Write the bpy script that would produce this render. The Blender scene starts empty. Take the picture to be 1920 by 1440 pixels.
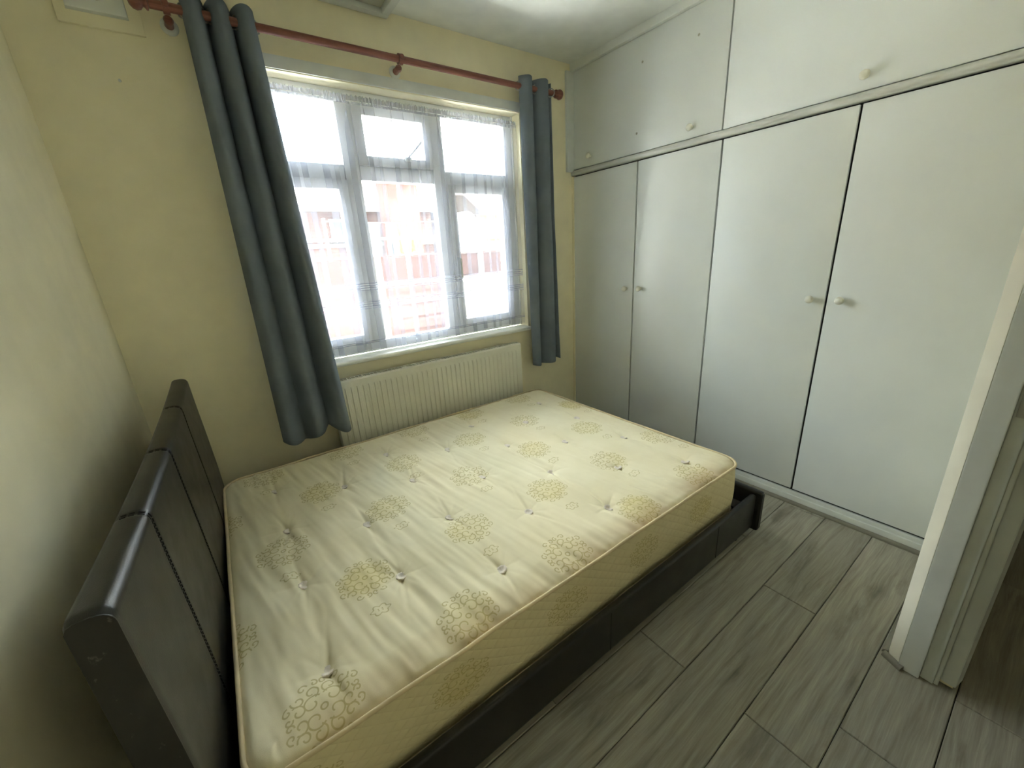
import bpy, bmesh, math, random
import numpy as np
from mathutils import Vector, Matrix

# ------------------------------------------------------------------ camera, world, light, exposure
scene = bpy.context.scene
COL = scene.collection
random.seed(7)

def look_axes(yaw, pitch, roll):
    cy, sy, cp, sp, cr, sr = (math.cos(yaw), math.sin(yaw), math.cos(pitch), math.sin(pitch), math.cos(roll), math.sin(roll))
    r = Vector((cy, sy, 0)); f0 = Vector((-sy, cy, 0)); u = Vector((0, 0, 1))
    fw = f0 * cp + u * sp; up = -f0 * sp + u * cp
    return r * cr + up * sr, -r * sr + up * cr, fw

cam_data = bpy.data.cameras.new('camera')
cam = bpy.data.objects.new('camera', cam_data); COL.objects.link(cam)
R_, U_, F_ = look_axes(-0.6114, -0.3167, -0.0597)
cam.matrix_world = Matrix(((R_.x, U_.x, -F_.x, 0.3947), (R_.y, U_.y, -F_.y, -2.4322), (R_.z, U_.z, -F_.z, 1.434), (0, 0, 0, 1)))
cam_data.sensor_width = 36.0
cam_data.lens = 752.39 * 36.0 / 1920.0
cam_data.clip_start = 0.02
scene.camera = cam

SKY_STRENGTH = 23.0
scene.view_settings.view_transform = 'Standard'
scene.view_settings.look = 'None'
scene.view_settings.gamma = 1.0
scene.view_settings.use_curve_mapping = False
scene.view_settings.exposure = 0.12
try:
    scene.cycles.max_bounces = 10
    scene.cycles.diffuse_bounces = 5
    scene.cycles.transparent_max_bounces = 16
    scene.cycles.sample_clamp_indirect = 0.0
    scene.cycles.use_denoising = True
    scene.cycles.use_adaptive_sampling = True
    scene.cycles.adaptive_threshold = 0.03
except Exception:
    pass

world = bpy.data.worlds.new('sky'); scene.world = world; world.use_nodes = True
wn, wl = world.node_tree.nodes, world.node_tree.links
wn.clear()
w_out = wn.new('ShaderNodeOutputWorld'); w_bg = wn.new('ShaderNodeBackground')
w_tc = wn.new('ShaderNodeTexCoord'); w_noise = wn.new('ShaderNodeTexNoise'); w_ramp = wn.new('ShaderNodeValToRGB')
w_noise.inputs['Scale'].default_value = 4.0; w_noise.inputs['Detail'].default_value = 4.0
w_ramp.color_ramp.elements[0].position = 0.38; w_ramp.color_ramp.elements[0].color = (0.55, 0.80, 1.0, 1)
w_ramp.color_ramp.elements[1].position = 0.56; w_ramp.color_ramp.elements[1].color = (1.0, 0.985, 0.955, 1)
wl.new(w_tc.outputs['Generated'], w_noise.inputs['Vector']); wl.new(w_noise.outputs['Fac'], w_ramp.inputs['Fac'])
wl.new(w_ramp.outputs['Color'], w_bg.inputs['Color']); w_bg.inputs['Strength'].default_value = SKY_STRENGTH
wl.new(w_bg.outputs['Background'], w_out.inputs['Surface'])

# hazy sun almost in the plane of the window wall: it lights the patio, whose bounce lifts the ceiling; none enters directly
sun_data = bpy.data.lights.new('sun', 'SUN'); sun_data.energy = 300.0; sun_data.angle = math.radians(3); sun_data.color = (1.0, 0.975, 0.96)
sun = bpy.data.objects.new('sun', sun_data); COL.objects.link(sun)
sun.rotation_euler = Vector((-0.72, 0.05, -0.69)).to_track_quat('-Z', 'Y').to_euler()

portal_data = bpy.data.lights.new('window_portal', 'AREA')     # guides sky sampling through the window opening
portal_data.shape = 'RECTANGLE'; portal_data.size = 1.72; portal_data.size_y = 1.5
try:
    portal_data.cycles.is_portal = True
except Exception:
    pass
portal = bpy.data.objects.new('window_portal', portal_data); COL.objects.link(portal)
portal.location = (1.435, 0.27, 1.6); portal.rotation_euler = (math.radians(-90), 0, 0)

# ------------------------------------------------------------------ helpers
def setp(o, label=None, category=None, group=None, kind=None):
    if label: o['label'] = label
    if category: o['category'] = category
    if group: o['group'] = group
    if kind: o['kind'] = kind
    return o

def empty(name, loc, label=None, category=None, group=None, kind=None):
    o = bpy.data.objects.new(name, None); COL.objects.link(o)
    o.location = loc; o.empty_display_size = 0.05
    return setp(o, label, category, group, kind)

def origin_of(o):
    v = Vector((0, 0, 0))
    while o is not None:
        v += Vector(o.location); o = o.parent
    return v

def link_mesh(name, me, mat, parent=None, loc=(0, 0, 0)):
    """mesh in world coordinates (shifted by loc); parented without moving"""
    o = bpy.data.objects.new(name, me); COL.objects.link(o)
    if mat is not None and not me.materials: me.materials.append(mat)
    l = Vector(loc)
    if parent is not None:
        o.parent = parent; l = l - origin_of(parent)
    o.location = l
    return o

def bm_obj(name, bm, mat, parent=None, smooth=False, centre=True, auto=None):
    """finish a bmesh given in world coordinates; put the origin at its lower centre"""
    bmesh.ops.recalc_face_normals(bm, faces=bm.faces[:])
    if centre and bm.verts:
        xs = [v.co.x for v in bm.verts]; ys = [v.co.y for v in bm.verts]; zs = [v.co.z for v in bm.verts]
        c = Vector(((min(xs) + max(xs)) / 2, (min(ys) + max(ys)) / 2, min(zs)))
    else:
        c = Vector((0, 0, 0))
    for v in bm.verts: v.co -= c
    for f in bm.faces: f.smooth = smooth
    me = bpy.data.meshes.new(name); bm.to_mesh(me); bm.free()
    if auto is not None:
        for p in me.polygons: p.use_smooth = True
        try: me.set_sharp_from_angle(angle=math.radians(auto))
        except Exception: pass
    return link_mesh(name, me, mat, parent, c)

def box(bm, x0, x1, y0, y1, z0, z1, bev=0.0, seg=2):
    vs = [bm.verts.new((x, y, z)) for x in (x0, x1) for y in (y0, y1) for z in (z0, z1)]
    q = [(0, 1, 3, 2), (4, 6, 7, 5), (0, 4, 5, 1), (2, 3, 7, 6), (0, 2, 6, 4), (1, 5, 7, 3)]
    fs = [bm.faces.new([vs[i] for i in t]) for t in q]
    if bev > 0:
        es = list({e for f in fs for e in f.edges})
        bmesh.ops.bevel(bm, geom=es, offset=bev, segments=seg, profile=0.6, affect='EDGES')

def box_obj(name, x0, x1, y0, y1, z0, z1, mat, parent=None, bev=0.0, seg=2):
    bm = bmesh.new(); box(bm, x0, x1, y0, y1, z0, z1, bev, seg)
    return bm_obj(name, bm, mat, parent, auto=40 if bev > 0 else None)

def boxes_obj(name, bs, mat, parent=None, bev=0.0):
    bm = bmesh.new()
    for b in bs: box(bm, *b, bev=bev)
    return bm_obj(name, bm, mat, parent, auto=40 if bev > 0 else None)

def tube(bm, pts, r, seg=12, closed=False, caps=True):
    pts = [Vector(p) for p in pts]; n = len(pts); rings = []
    rad = r if hasattr(r, '__len__') else [r] * n
    up = Vector((0, 0, 1)); prev = None
    for i, p in enumerate(pts):
        a = pts[(i - 1) % n] if (closed or i > 0) else p
        b = pts[(i + 1) % n] if (closed or i < n - 1) else p
        t = (b - a).normalized()
        ref = up if abs(t.dot(up)) < 0.95 else Vector((0, 1, 0))
        if prev is not None: ref = prev
        s = t.cross(ref); s = s.normalized() if s.length > 1e-6 else t.orthogonal().normalized()
        nrm = s.cross(t).normalized(); prev = nrm
        rings.append([bm.verts.new(p + (s * math.cos(2 * math.pi * k / seg) + nrm * math.sin(2 * math.pi * k / seg)) * rad[i]) for k in range(seg)])
    m = n if closed else n - 1
    for i in range(m):
        A, B = rings[i], rings[(i + 1) % n]
        for k in range(seg):
            bm.faces.new((A[k], A[(k + 1) % seg], B[(k + 1) % seg], B[k]))
    if caps and not closed:
        bm.faces.new(rings[0][::-1]); bm.faces.new(rings[-1])

def lathe(bm, prof, origin, axis, seg=20):
    """prof: list of (radius, distance along axis)"""
    origin = Vector(origin); ax = Vector(axis).normalized()
    s = ax.orthogonal().normalized(); t = ax.cross(s)
    rings = []
    for r, h in prof:
        c = origin + ax * h
        if r < 1e-6: rings.append([bm.verts.new(c)])
        else: rings.append([bm.verts.new(c + (s * math.cos(2 * math.pi * k / seg) + t * math.sin(2 * math.pi * k / seg)) * r) for k in range(seg)])
    for A, B in zip(rings[:-1], rings[1:]):
        for k in range(seg):
            a0 = A[k % len(A)]; a1 = A[(k + 1) % len(A)]; b0 = B[k % len(B)]; b1 = B[(k + 1) % len(B)]
            f = []
            for v in (a0, a1, b1, b0):
                if v not in f: f.append(v)
            if len(f) >= 3: bm.faces.new(f)
    if len(rings[0]) > 1: bm.faces.new(rings[0][::-1])
    if len(rings[-1]) > 1: bm.faces.new(rings[-1])

def prism(bm, poly, axis, a, b):
    """extrude a 2D polygon: axis 'x' (y,z), 'y' (x,z), 'z' (x,y)"""
    def mk(p, h):
        return {'x': (h, p[0], p[1]), 'y': (p[0], h, p[1]), 'z': (p[0], p[1], h)}[axis]
    A = [bm.verts.new(mk(p, a)) for p in poly]; B = [bm.verts.new(mk(p, b)) for p in poly]
    n = len(poly)
    for i in range(n): bm.faces.new((A[i], A[(i + 1) % n], B[(i + 1) % n], B[i]))
    bm.faces.new(A[::-1]); bm.faces.new(B)

def grid_mesh(name, V, smooth=True, closed_u=False):
    """V: (nu, nv, 3) array"""
    nu, nv = V.shape[:2]
    idx = np.arange(nu * nv).reshape(nu, nv)
    if closed_u: idx = np.vstack([idx, idx[:1]])
    q = np.stack([idx[:-1, :-1], idx[1:, :-1], idx[1:, 1:], idx[:-1, 1:]], -1).reshape(-1, 4)
    me = bpy.data.meshes.new(name)
    me.vertices.add(nu * nv); me.vertices.foreach_set('co', V.reshape(-1).astype(np.float32))
    me.loops.add(len(q) * 4); me.loops.foreach_set('vertex_index', q.reshape(-1).astype(np.int32))
    me.polygons.add(len(q)); me.polygons.foreach_set('loop_start', np.arange(0, len(q) * 4, 4, dtype=np.int32))
    try: me.polygons.foreach_set('loop_total', np.full(len(q), 4, dtype=np.int32))
    except Exception: pass
    me.update(calc_edges=True); me.validate()
    if smooth: me.polygons.foreach_set('use_smooth', np.ones(len(q), dtype=bool))
    return me

_rng = np.random.default_rng(11)
_tab = _rng.random((256, 256))
def vnoise(x, y):
    xi = np.floor(x).astype(int); yi = np.floor(y).astype(int)
    fx = x - xi; fy = y - yi
    fx = fx * fx * (3 - 2 * fx); fy = fy * fy * (3 - 2 * fy)
    g = lambda a, b: _tab[a % 256, b % 256]
    return (g(xi, yi) * (1 - fx) * (1 - fy) + g(xi + 1, yi) * fx * (1 - fy) + g(xi, yi + 1) * (1 - fx) * fy + g(xi + 1, yi + 1) * fx * fy) * 2 - 1

# ------------------------------------------------------------------ materials
class NT:
    def __init__(self, name):
        self.m = bpy.data.materials.new(name); self.m.use_nodes = True
        self.n = self.m.node_tree.nodes; self.l = self.m.node_tree.links
        self.bsdf = self.n['Principled BSDF']; self.out = self.n['Material Output']
    def new(self, t, **kw):
        d = self.n.new(t)
        for k, v in kw.items(): setattr(d, k, v)
        return d
    def put(self, sock, v):
        if hasattr(v, 'is_output') or isinstance(v, bpy.types.NodeSocket): self.l.new(v, sock)
        else: sock.default_value = v
    def math(self, op, a, b=0.0, c=None, clamp=False):
        d = self.new('ShaderNodeMath', operation=op); d.use_clamp = clamp
        self.put(d.inputs[0], a); self.put(d.inputs[1], b)
        if c is not None: self.put(d.inputs[2], c)
        return d.outputs[0]
    def mix(self, fac, a, b, blend='MIX'):
        d = self.new('ShaderNodeMix', data_type='RGBA', blend_type=blend)
        self.put(d.inputs['Factor'], fac)
        self.put(d.inputs[6], a if not isinstance(a, tuple) else (*a[:3], 1)); self.put(d.inputs[7], b if not isinstance(b, tuple) else (*b[:3], 1))
        return d.outputs[2]
    def noise(self, vec, scale, detail=3.0, rough=0.5):
        d = self.new('ShaderNodeTexNoise'); d.inputs['Scale'].default_value = scale
        d.inputs['Detail'].default_value = detail; d.inputs['Roughness'].default_value = rough
        if vec is not None: self.l.new(vec, d.inputs['Vector'])
        return d.outputs['Fac']
    def ramp(self, fac, stops):
        d = self.new('ShaderNodeValToRGB'); cr = d.color_ramp
        while len(cr.elements) < len(stops): cr.elements.new(0.5)
        for e, (p, c) in zip(cr.elements, stops): e.position = p; e.color = (*c[:3], 1)
        self.l.new(fac, d.inputs['Fac']); return d.outputs['Color']
    def coord(self, kind='Object'):
        return self.new('ShaderNodeTexCoord').outputs[kind]
    def mapping(self, vec, scale=(1, 1, 1), loc=(0, 0, 0), rot=(0, 0, 0)):
        d = self.new('ShaderNodeMapping'); self.l.new(vec, d.inputs['Vector'])
        d.inputs['Scale'].default_value = scale; d.inputs['Location'].default_value = loc; d.inputs['Rotation'].default_value = rot
        return d.outputs['Vector']
    def sep(self, vec):
        d = self.new('ShaderNodeSeparateXYZ'); self.l.new(vec, d.inputs[0]); return d.outputs
    def comb(self, x, y, z):
        d = self.new('ShaderNodeCombineXYZ')
        for s, v in zip(d.inputs, (x, y, z)): self.put(s, v)
        return d.outputs[0]
    def bump(self, h, strength=0.2, dist=0.01):
        d = self.new('ShaderNodeBump'); d.inputs['Strength'].default_value = strength; d.inputs['Distance'].default_value = dist
        self.l.new(h, d.inputs['Height']); self.l.new(d.outputs['Normal'], self.bsdf.inputs['Normal'])
    def base(self, c): self.put(self.bsdf.inputs['Base Color'], (*c[:3], 1) if isinstance(c, tuple) else c)
    def rough(self, r): self.put(self.bsdf.inputs['Roughness'], r)
    def spec(self, s): self.bsdf.inputs['Specular IOR Level'].default_value = s

def lin(r, g, b):
    f = lambda c: (c / 255 / 12.92) if c / 255 <= 0.04045 else ((c / 255 + 0.055) / 1.055) ** 2.4
    return (f(r), f(g), f(b))

def paint(name, col, rough=0.6, var=0.06, bump=0.08, scale=9.0, bscale=260.0, spec=0.4):
    t = NT(name); g = t.new('ShaderNodeNewGeometry').outputs['Position']
    n = t.noise(g, scale, 2.0)
    dark = tuple(c * (1 - var) for c in col); light = tuple(min(1, c * (1 + var)) for c in col)
    t.base(t.ramp(n, [(0.3, dark), (0.7, light)]))
    t.rough(rough); t.spec(spec)
    if bump >= 0.1: t.bump(t.noise(g, bscale, 0.0), bump, 0.002)
    return t.m

M = {}
M['wall'] = paint('cream_wall_paint', lin(241, 233, 202), 0.7, 0.03, 0.10)
M['ceiling'] = paint('ceiling_paint', lin(238, 240, 234), 0.8, 0.04, 0.12)
M['door_paint'] = paint('wardrobe_paint', lin(228, 231, 227), 0.38, 0.02, 0.05, 4.0, 120.0)
M['trim'] = paint('white_gloss_trim', lin(220, 223, 218), 0.35, 0.05, 0.06)
M['rail_paint'] = paint('rail_paint', lin(204, 205, 198), 0.35, 0.03, 0.03)
M['corner_paint'] = paint('off_white_corner_paint', lin(226, 222, 203), 0.6, 0.05, 0.08)
M['carcass'] = paint('wardrobe_inside', (0.03, 0.03, 0.025), 0.8, 0.1, 0)
M['upvc'] = paint('white_upvc', lin(236, 238, 240), 0.3, 0.02, 0)
M['sill'] = paint('white_sill_paint', lin(238, 238, 230), 0.35, 0.04, 0.05)
M['radiator'] = paint('radiator_enamel', lin(222, 220, 204), 0.4, 0.03, 0.03)
M['knob'] = paint('white_knob', lin(230, 228, 214), 0.3, 0.02, 0)
M['black'] = paint('dark_hole', (0.012, 0.012, 0.011), 0.7, 0.1, 0)
M['steel'] = paint('dull_metal', (0.45, 0.45, 0.43), 0.35, 0.1, 0); M['steel'].node_tree.nodes['Principled BSDF'].inputs['Metallic'].default_value = 0.9
M['hatch'] = paint('hatch_panel', lin(176, 174, 156), 0.7, 0.05, 0.1)

def wood_pole():
    t = NT('mahogany_pole'); v = t.mapping(t.coord(), (3, 60, 60))
    t.base(t.ramp(t.noise(v, 1.5, 4), [(0.3, lin(112, 66, 54)), (0.7, lin(150, 96, 80))])); t.rough(0.35); return t.m
M['pole'] = wood_pole()

def leather():
    t = NT('black_faux_leather'); v = t.coord()
    t.base(t.ramp(t.noise(v, 6, 4), [(0.3, (0.012, 0.011, 0.0095)), (0.75, (0.021, 0.0195, 0.0165))]))
    t.rough(t.math('MULTIPLY_ADD', t.noise(v, 14, 3), 0.16, 0.27)); t.spec(0.42)
    vo = t.new('ShaderNodeTexVoronoi'); vo.inputs['Scale'].default_value = 420; t.l.new(v, vo.inputs['Vector'])
    t.bump(vo.outputs['Distance'], 0.12, 0.001); return t.m
M['leather'] = leather()

def worn_leather():
    t = NT('worn_faux_leather'); v = t.coord()
    n = t.noise(t.mapping(v, (1, 1, 0.6)), 30, 6, 0.7)
    t.base(t.ramp(n, [(0.0, (0.012, 0.011, 0.01)), (0.60, (0.02, 0.018, 0.016)), (0.70, (0.14, 0.13, 0.115))]))
    t.rough(0.55); return t.m
M['leather_worn'] = worn_leather()
M['thread'] = paint('dark_thread', (0.006, 0.006, 0.005), 0.8, 0.1, 0)

def curtain_mat():
    t = NT('slate_curtain_fabric'); v = t.coord()
    w = t.noise(t.mapping(v, (900, 900, 900)), 1.0, 1)
    c = t.ramp(t.noise(v, 5, 3), [(0.3, lin(112, 121, 131)), (0.7, lin(128, 137, 146))])
    t.base(c); t.rough(0.85); t.spec(0.15)
    t.bump(t.math('ADD', w, t.math('MULTIPLY', t.noise(v, 22, 4), 2.0)), 0.18, 0.004)
    tr = t.new('ShaderNodeBsdfTranslucent'); tr.inputs['Color'].default_value = (*lin(80, 104, 120), 1)
    mx = t.new('ShaderNodeMixShader'); mx.inputs[0].default_value = 0.06
    t.l.new(t.bsdf.outputs[0], mx.inputs[1]); t.l.new(tr.outputs[0], mx.inputs[2]); t.l.new(mx.outputs[0], t.out.inputs['Surface'])
    return t.m
M['curtain'] = curtain_mat()

def sheer_mat():
    t = NT('white_voile')
    z = t.sep(t.new('ShaderNodeNewGeometry').outputs['Position'])[2]
    # woven bands: two groups of four stripes and a stitched hem
    def stripes(zc, half, pitch):
        inside = t.math('LESS_THAN', t.math('ABSOLUTE', t.math('SUBTRACT', z, zc)), half)
        fr = t.math('FRACT', t.math('DIVIDE', t.math('SUBTRACT', z, zc), pitch))
        return t.math('MULTIPLY', inside, t.math('LESS_THAN', fr, 0.5))
    s = t.math('MAXIMUM', stripes(1.292, 0.024, 0.0125), stripes(1.185, 0.024, 0.0125))
    s = t.math('MAXIMUM', s, stripes(0.965, 0.009, 0.009))
    head = t.math('GREATER_THAN', z, 2.222)
    dens = t.math('MULTIPLY_ADD', s, 0.22, 0.24)
    dens = t.math('MULTIPLY_ADD', head, 0.25, dens)
    trans = t.new('ShaderNodeBsdfTransparent'); trans.inputs['Color'].default_value = (1, 1, 1, 1)
    di = t.new('ShaderNodeBsdfDiffuse'); di.inputs['Color'].default_value = (0.84, 0.86, 0.96, 1)
    tl = t.new('ShaderNodeBsdfTranslucent'); tl.inputs['Color'].default_value = (0.27, 0.29, 0.36, 1)
    m1 = t.new('ShaderNodeMixShader'); m1.inputs[0].default_value = 0.5
    t.l.new(di.outputs[0], m1.inputs[1]); t.l.new(tl.outputs[0], m1.inputs[2])
    m2 = t.new('ShaderNodeMixShader'); t.l.new(dens, m2.inputs[0])
    t.l.new(trans.outputs[0], m2.inputs[1]); t.l.new(m1.outputs[0], m2.inputs[2])
    t.l.new(m2.outputs[0], t.out.inputs['Surface'])
    return t.m
M['sheer'] = sheer_mat()

def glass_mat():
    t = NT('window_glass')
    tr = t.new('ShaderNodeBsdfTransparent'); tr.inputs['Color'].default_value = (0.96, 0.98, 0.97, 1)
    gl = t.new('ShaderNodeBsdfGlossy'); gl.inputs['Roughness'].default_value = 0.02
    fr = t.new('ShaderNodeFresnel'); fr.inputs['IOR'].default_value = 1.3
    mx = t.new('ShaderNodeMixShader'); t.l.new(fr.outputs[0], mx.inputs[0])
    t.l.new(tr.outputs[0], mx.inputs[1]); t.l.new(gl.outputs[0], mx.inputs[2]); t.l.new(mx.outputs[0], t.out.inputs['Surface'])
    return t.m
M['glass'] = glass_mat()

def plank_mat(name, tint=1.0):
    t = NT(name); oi = t.new('ShaderNodeObjectInfo')
    rnd = oi.outputs['Random']
    off = t.comb(t.math('MULTIPLY', rnd, 37.0), t.math('MULTIPLY', rnd, 91.0), 0.0)
    va = t.new('ShaderNodeVectorMath', operation='ADD'); t.l.new(t.coord(), va.inputs[0]); t.l.new(off, va.inputs[1])
    v = va.outputs[0]
    warp = t.noise(t.mapping(v, (1.2, 6, 1)), 2.0, 2)
    x, y, z = t.sep(v)
    y2 = t.math('MULTIPLY_ADD', warp, 0.05, y)
    # cathedral grain: thin rings stretched along the board
    g = t.noise(t.comb(t.math('MULTIPLY', x, 1.6), t.math('MULTIPLY', y2, 34.0), 0.0), 1.6, 7.0, 0.62)
    fine = t.noise(t.mapping(v, (7, 260, 1)), 1.0, 4.0, 0.6)
    blot = t.noise(t.mapping(v, (2.2, 9, 1)), 1.3, 5.0, 0.6)
    c = t.ramp(g, [(0.25, lin(112, 108, 97)), (0.45, lin(150, 146, 133)), (0.62, lin(168, 164, 150)), (0.8, lin(184, 180, 166))])
    c = t.mix(t.math('MULTIPLY_ADD', fine, 1.4, -0.55, clamp=True), c, lin(126, 121, 108))
    fleck = t.noise(t.mapping(v, (9, 120, 1)), 1.4, 3.0, 0.7)
    c = t.mix(t.math('MULTIPLY_ADD', fleck, 5.0, -3.3, clamp=True), c, lin(108, 103, 92))
    dk = t.ramp(blot, [(0.30, (0.62, 0.60, 0.57)), (0.44, (1, 1, 1)), (0.75, (1.08, 1.07, 1.05))])
    c = t.mix(1.0, c, dk, 'MULTIPLY')
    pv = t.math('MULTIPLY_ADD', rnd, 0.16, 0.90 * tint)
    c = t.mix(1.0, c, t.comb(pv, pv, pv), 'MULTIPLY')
    t.base(c); t.rough(t.math('MULTIPLY_ADD', g, 0.2, 0.40)); t.spec(0.4)
    t.bump(t.math('ADD', g, fine), 0.10, 0.002)
    return t.m
M['plank'] = plank_mat('grey_oak_laminate')
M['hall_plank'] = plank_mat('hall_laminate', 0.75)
M['underlay'] = paint('floor_gap', (0.02, 0.018, 0.015), 0.9, 0.1, 0)

# ---- damask ticking: scroll medallions and small butterfly motifs in a staggered lattice
def damask(name, side=False):
    t = NT(name)
    x, y, z = t.sep(t.new('ShaderNodeNewGeometry').outputs['Position'])
    if side: x, y = t.math('ADD', x, y), t.math('MULTIPLY_ADD', z, 1.5, 0.22)
    PX, PY = 0.392, 0.665
    sx = t.math('SUBTRACT', x, 0.578); sy = t.math('SUBTRACT', y, -0.605 - 0.06)
    def wrap(v, p): return t.math('WRAP', v, p / 2, -p / 2)
    u1, v1 = wrap(sx, PX), wrap(sy, PY)
    u2, v2 = wrap(t.math('ADD', sx, PX / 2), PX), wrap(t.math('ADD', sy, PY / 2), PY)
    pick = t.math('LESS_THAN', t.math('ABSOLUTE', v1), PY / 4)
    def sel(a, b): return t.math('ADD', t.math('MULTIPLY', a, pick), t.math('MULTIPLY', b, t.math('SUBTRACT', 1.0, pick)))
    u, v = sel(u1, u2), sel(v1, v2)
    vo = t.math('SUBTRACT', v, 0.06)
    wob = t.noise(t.comb(x, y, 0.0), 40, 1)
    au = t.math('ABSOLUTE', u); av = t.math('ABSOLUTE', vo)
    best = None
    # (cx, cy, radius, growth, phase): scrolls in one quadrant, mirrored by the fold
    for cx, cy, r, k, ph in [(0.023, 0.021, 0.0150, 0.0026, 0.6), (0.053, 0.017, 0.0115, -0.0022, 2.2), (0.020, 0.053, 0.0115, 0.0022, -1.2),
                             (0.050, 0.046, 0.0100, 0.0020, 3.0), (0.075, 0.008, 0.0060, -0.0012, 0.2), (0.075, 0.031, 0.0070, 0.0016, 1.4),
                             (0.037, 0.073, 0.0070, 0.0016, 0.3), (0.010, 0.077, 0.0060, -0.0012, 2.0), (0.0, 0.0, 0.0075, 0.0, 0)]:
        dx = t.math('SUBTRACT', au, cx); dy = t.math('SUBTRACT', av, cy)
        d = t.math('SQRT', t.math('ADD', t.math('MULTIPLY', dx, dx), t.math('MULTIPLY', dy, dy)))
        if k:
            ang = t.math('WRAP', t.math('ADD', t.math('ARCTAN2', dy, dx), ph), math.pi, -math.pi)
            d = t.math('SUBTRACT', d, t.math('MULTIPLY', ang, k))
        e = t.math('ABSOLUTE', t.math('SUBTRACT', d, r))
        best = e if best is None else t.math('MINIMUM', best, e)
    line = t.math('SUBTRACT', 1.0, t.math('DIVIDE', t.math('SUBTRACT', best, 0.0013), 0.0013), clamp=True)
    rad = t.math('SQRT', t.math('ADD', t.math('MULTIPLY', u, u), t.math('MULTIPLY', vo, vo)))
    inner = t.math('LESS_THAN', rad, 0.092)
    line = t.math('MULTIPLY', line, inner)
    fill = t.math('SUBTRACT', 1.0, t.math('DIVIDE', t.math('SUBTRACT', rad, 0.058), 0.03), clamp=True)
    # butterfly
    vb = t.math('ADD', v, 0.093)
    ub = u
    rb = t.math('SQRT', t.math('ADD', t.math('MULTIPLY', ub, ub), t.math('MULTIPLY', vb, vb)))
    ab = t.math('ARCTAN2', vb, ub)
    rr = t.math('MULTIPLY_ADD', t.math('POWER', t.math('ABSOLUTE', t.math('COSINE', ab)), 36.0), 0.017, 0.0130)
    rr = t.math('MULTIPLY_ADD', t.math('POWER', t.math('ABSOLUTE', t.math('SINE', t.math('MULTIPLY', ab, 2.0))), 1.5), 0.0105, rr)
    eb = t.math('ABSOLUTE', t.math('SUBTRACT', rb, rr))
    lb = t.math('SUBTRACT', 1.0, t.math('DIVIDE', t.math('SUBTRACT', eb, 0.0013), 0.0013), clamp=True)
    dotd = t.math('ABSOLUTE', t.math('SUBTRACT', t.math('ABSOLUTE', ub), 0.006))
    dots = t.math('LESS_THAN', t.math('ADD', dotd, t.math('ABSOLUTE', t.math('SUBTRACT', t.math('ABSOLUTE', vb), 0.003))), 0.003)
    lb = t.math('MAXIMUM', lb, dots)
    line = t.math('MAXIMUM', line, lb)
    pos = t.new('ShaderNodeNewGeometry').outputs['Position']
    yellow = t.math('MULTIPLY', fill, t.math('MULTIPLY_ADD', t.noise(pos, 3.1, 1), 2.2, -0.75, clamp=True))
    c = t.ramp(t.noise(pos, 5.0, 5.0), [(0.3, lin(230, 220, 186)), (0.7, lin(240, 231, 200))])
    c = t.mix(t.math('MULTIPLY', yellow, 0.55), c, lin(216, 200, 128))
    c = t.mix(t.math('MULTIPLY', line, 0.62 if not side else 0.5), c, lin(176, 160, 92))
    if not side:
        # faint tea-coloured staining along the open side of the bed and a few marks
        edge = t.math('SUBTRACT', 1.0, t.math('DIVIDE', t.math('ADD', y, 1.68), 0.11), clamp=True)
        st = t.math('MULTIPLY', edge, t.math('MULTIPLY_ADD', t.noise(pos, 7, 4), 2.4, -0.75, clamp=True))
        c = t.mix(t.math('MULTIPLY', st, 0.75), c, lin(176, 138, 96))
        sp = t.math('MULTIPLY_ADD', t.noise(t.mapping(pos, (1, 0.6, 1)), 4.3, 5.0, 0.62), 5.0, -3.25, clamp=True)
        c = t.mix(t.math('MULTIPLY', sp, 0.28), c, lin(150, 138, 116))
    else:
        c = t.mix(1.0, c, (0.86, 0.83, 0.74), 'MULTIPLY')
    t.base(c); t.rough(0.85); t.spec(0.12)
    weave = t.noise(t.mapping(pos, (800, 800, 800)), 1, 1)
    if side:
        dg = t.math('SINE', t.math('MULTIPLY', t.math('ADD', x, t.math('MULTIPLY', y, 1.0)), 62.0))
        dg2 = t.math('SINE', t.math('MULTIPLY', t.math('SUBTRACT', x, t.math('MULTIPLY', y, 1.0)), 62.0))
        h = t.math('MULTIPLY', t.math('ABSOLUTE', dg), t.math('ABSOLUTE', dg2))
        h = t.math('ADD', t.math('POWER', h, 0.4), t.math('MULTIPLY', weave, 0.08))
        t.bump(h, 0.45, 0.006)
    else:
        t.bump(t.math('ADD', weave, t.math('MULTIPLY', line, -0.8)), 0.16, 0.002)
    return t.m
M['ticking'] = damask('cream_damask_ticking')
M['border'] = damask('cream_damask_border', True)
M['piping'] = paint('cream_piping', lin(214, 196, 158), 0.8, 0.12, 0.1, 14)
M['tuft'] = paint('lilac_white_felt', lin(228, 217, 203), 0.9, 0.1, 0.3, 60)

# exterior
def brickwork(name, c1, c2, mortar, scale=1.0, rot=(math.radians(90), 0, 0), row=0.075, bw=0.225):
    t = NT(name); g = t.mapping(t.new('ShaderNodeNewGeometry').outputs['Position'], (1, 1, 1), (0, 0, 0), rot)
    b = t.new('ShaderNodeTexBrick'); t.l.new(g, b.inputs['Vector'])
    b.inputs['Color1'].default_value = (*c1, 1); b.inputs['Color2'].default_value = (*c2, 1); b.inputs['Mortar'].default_value = (*mortar, 1)
    b.inputs['Scale'].default_value = 1.0; b.inputs['Mortar Size'].default_value = 0.008
    b.inputs['Brick Width'].default_value = bw; b.inputs['Row Height'].default_value = row
    t.base(b.outputs['Color']); t.rough(0.9); t.bump(b.outputs['Fac'], -0.3, 0.01); return t.m
M['brick'] = brickwork('red_brick', lin(65, 40, 31), lin(74, 48, 36), lin(76, 71, 65))
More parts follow.
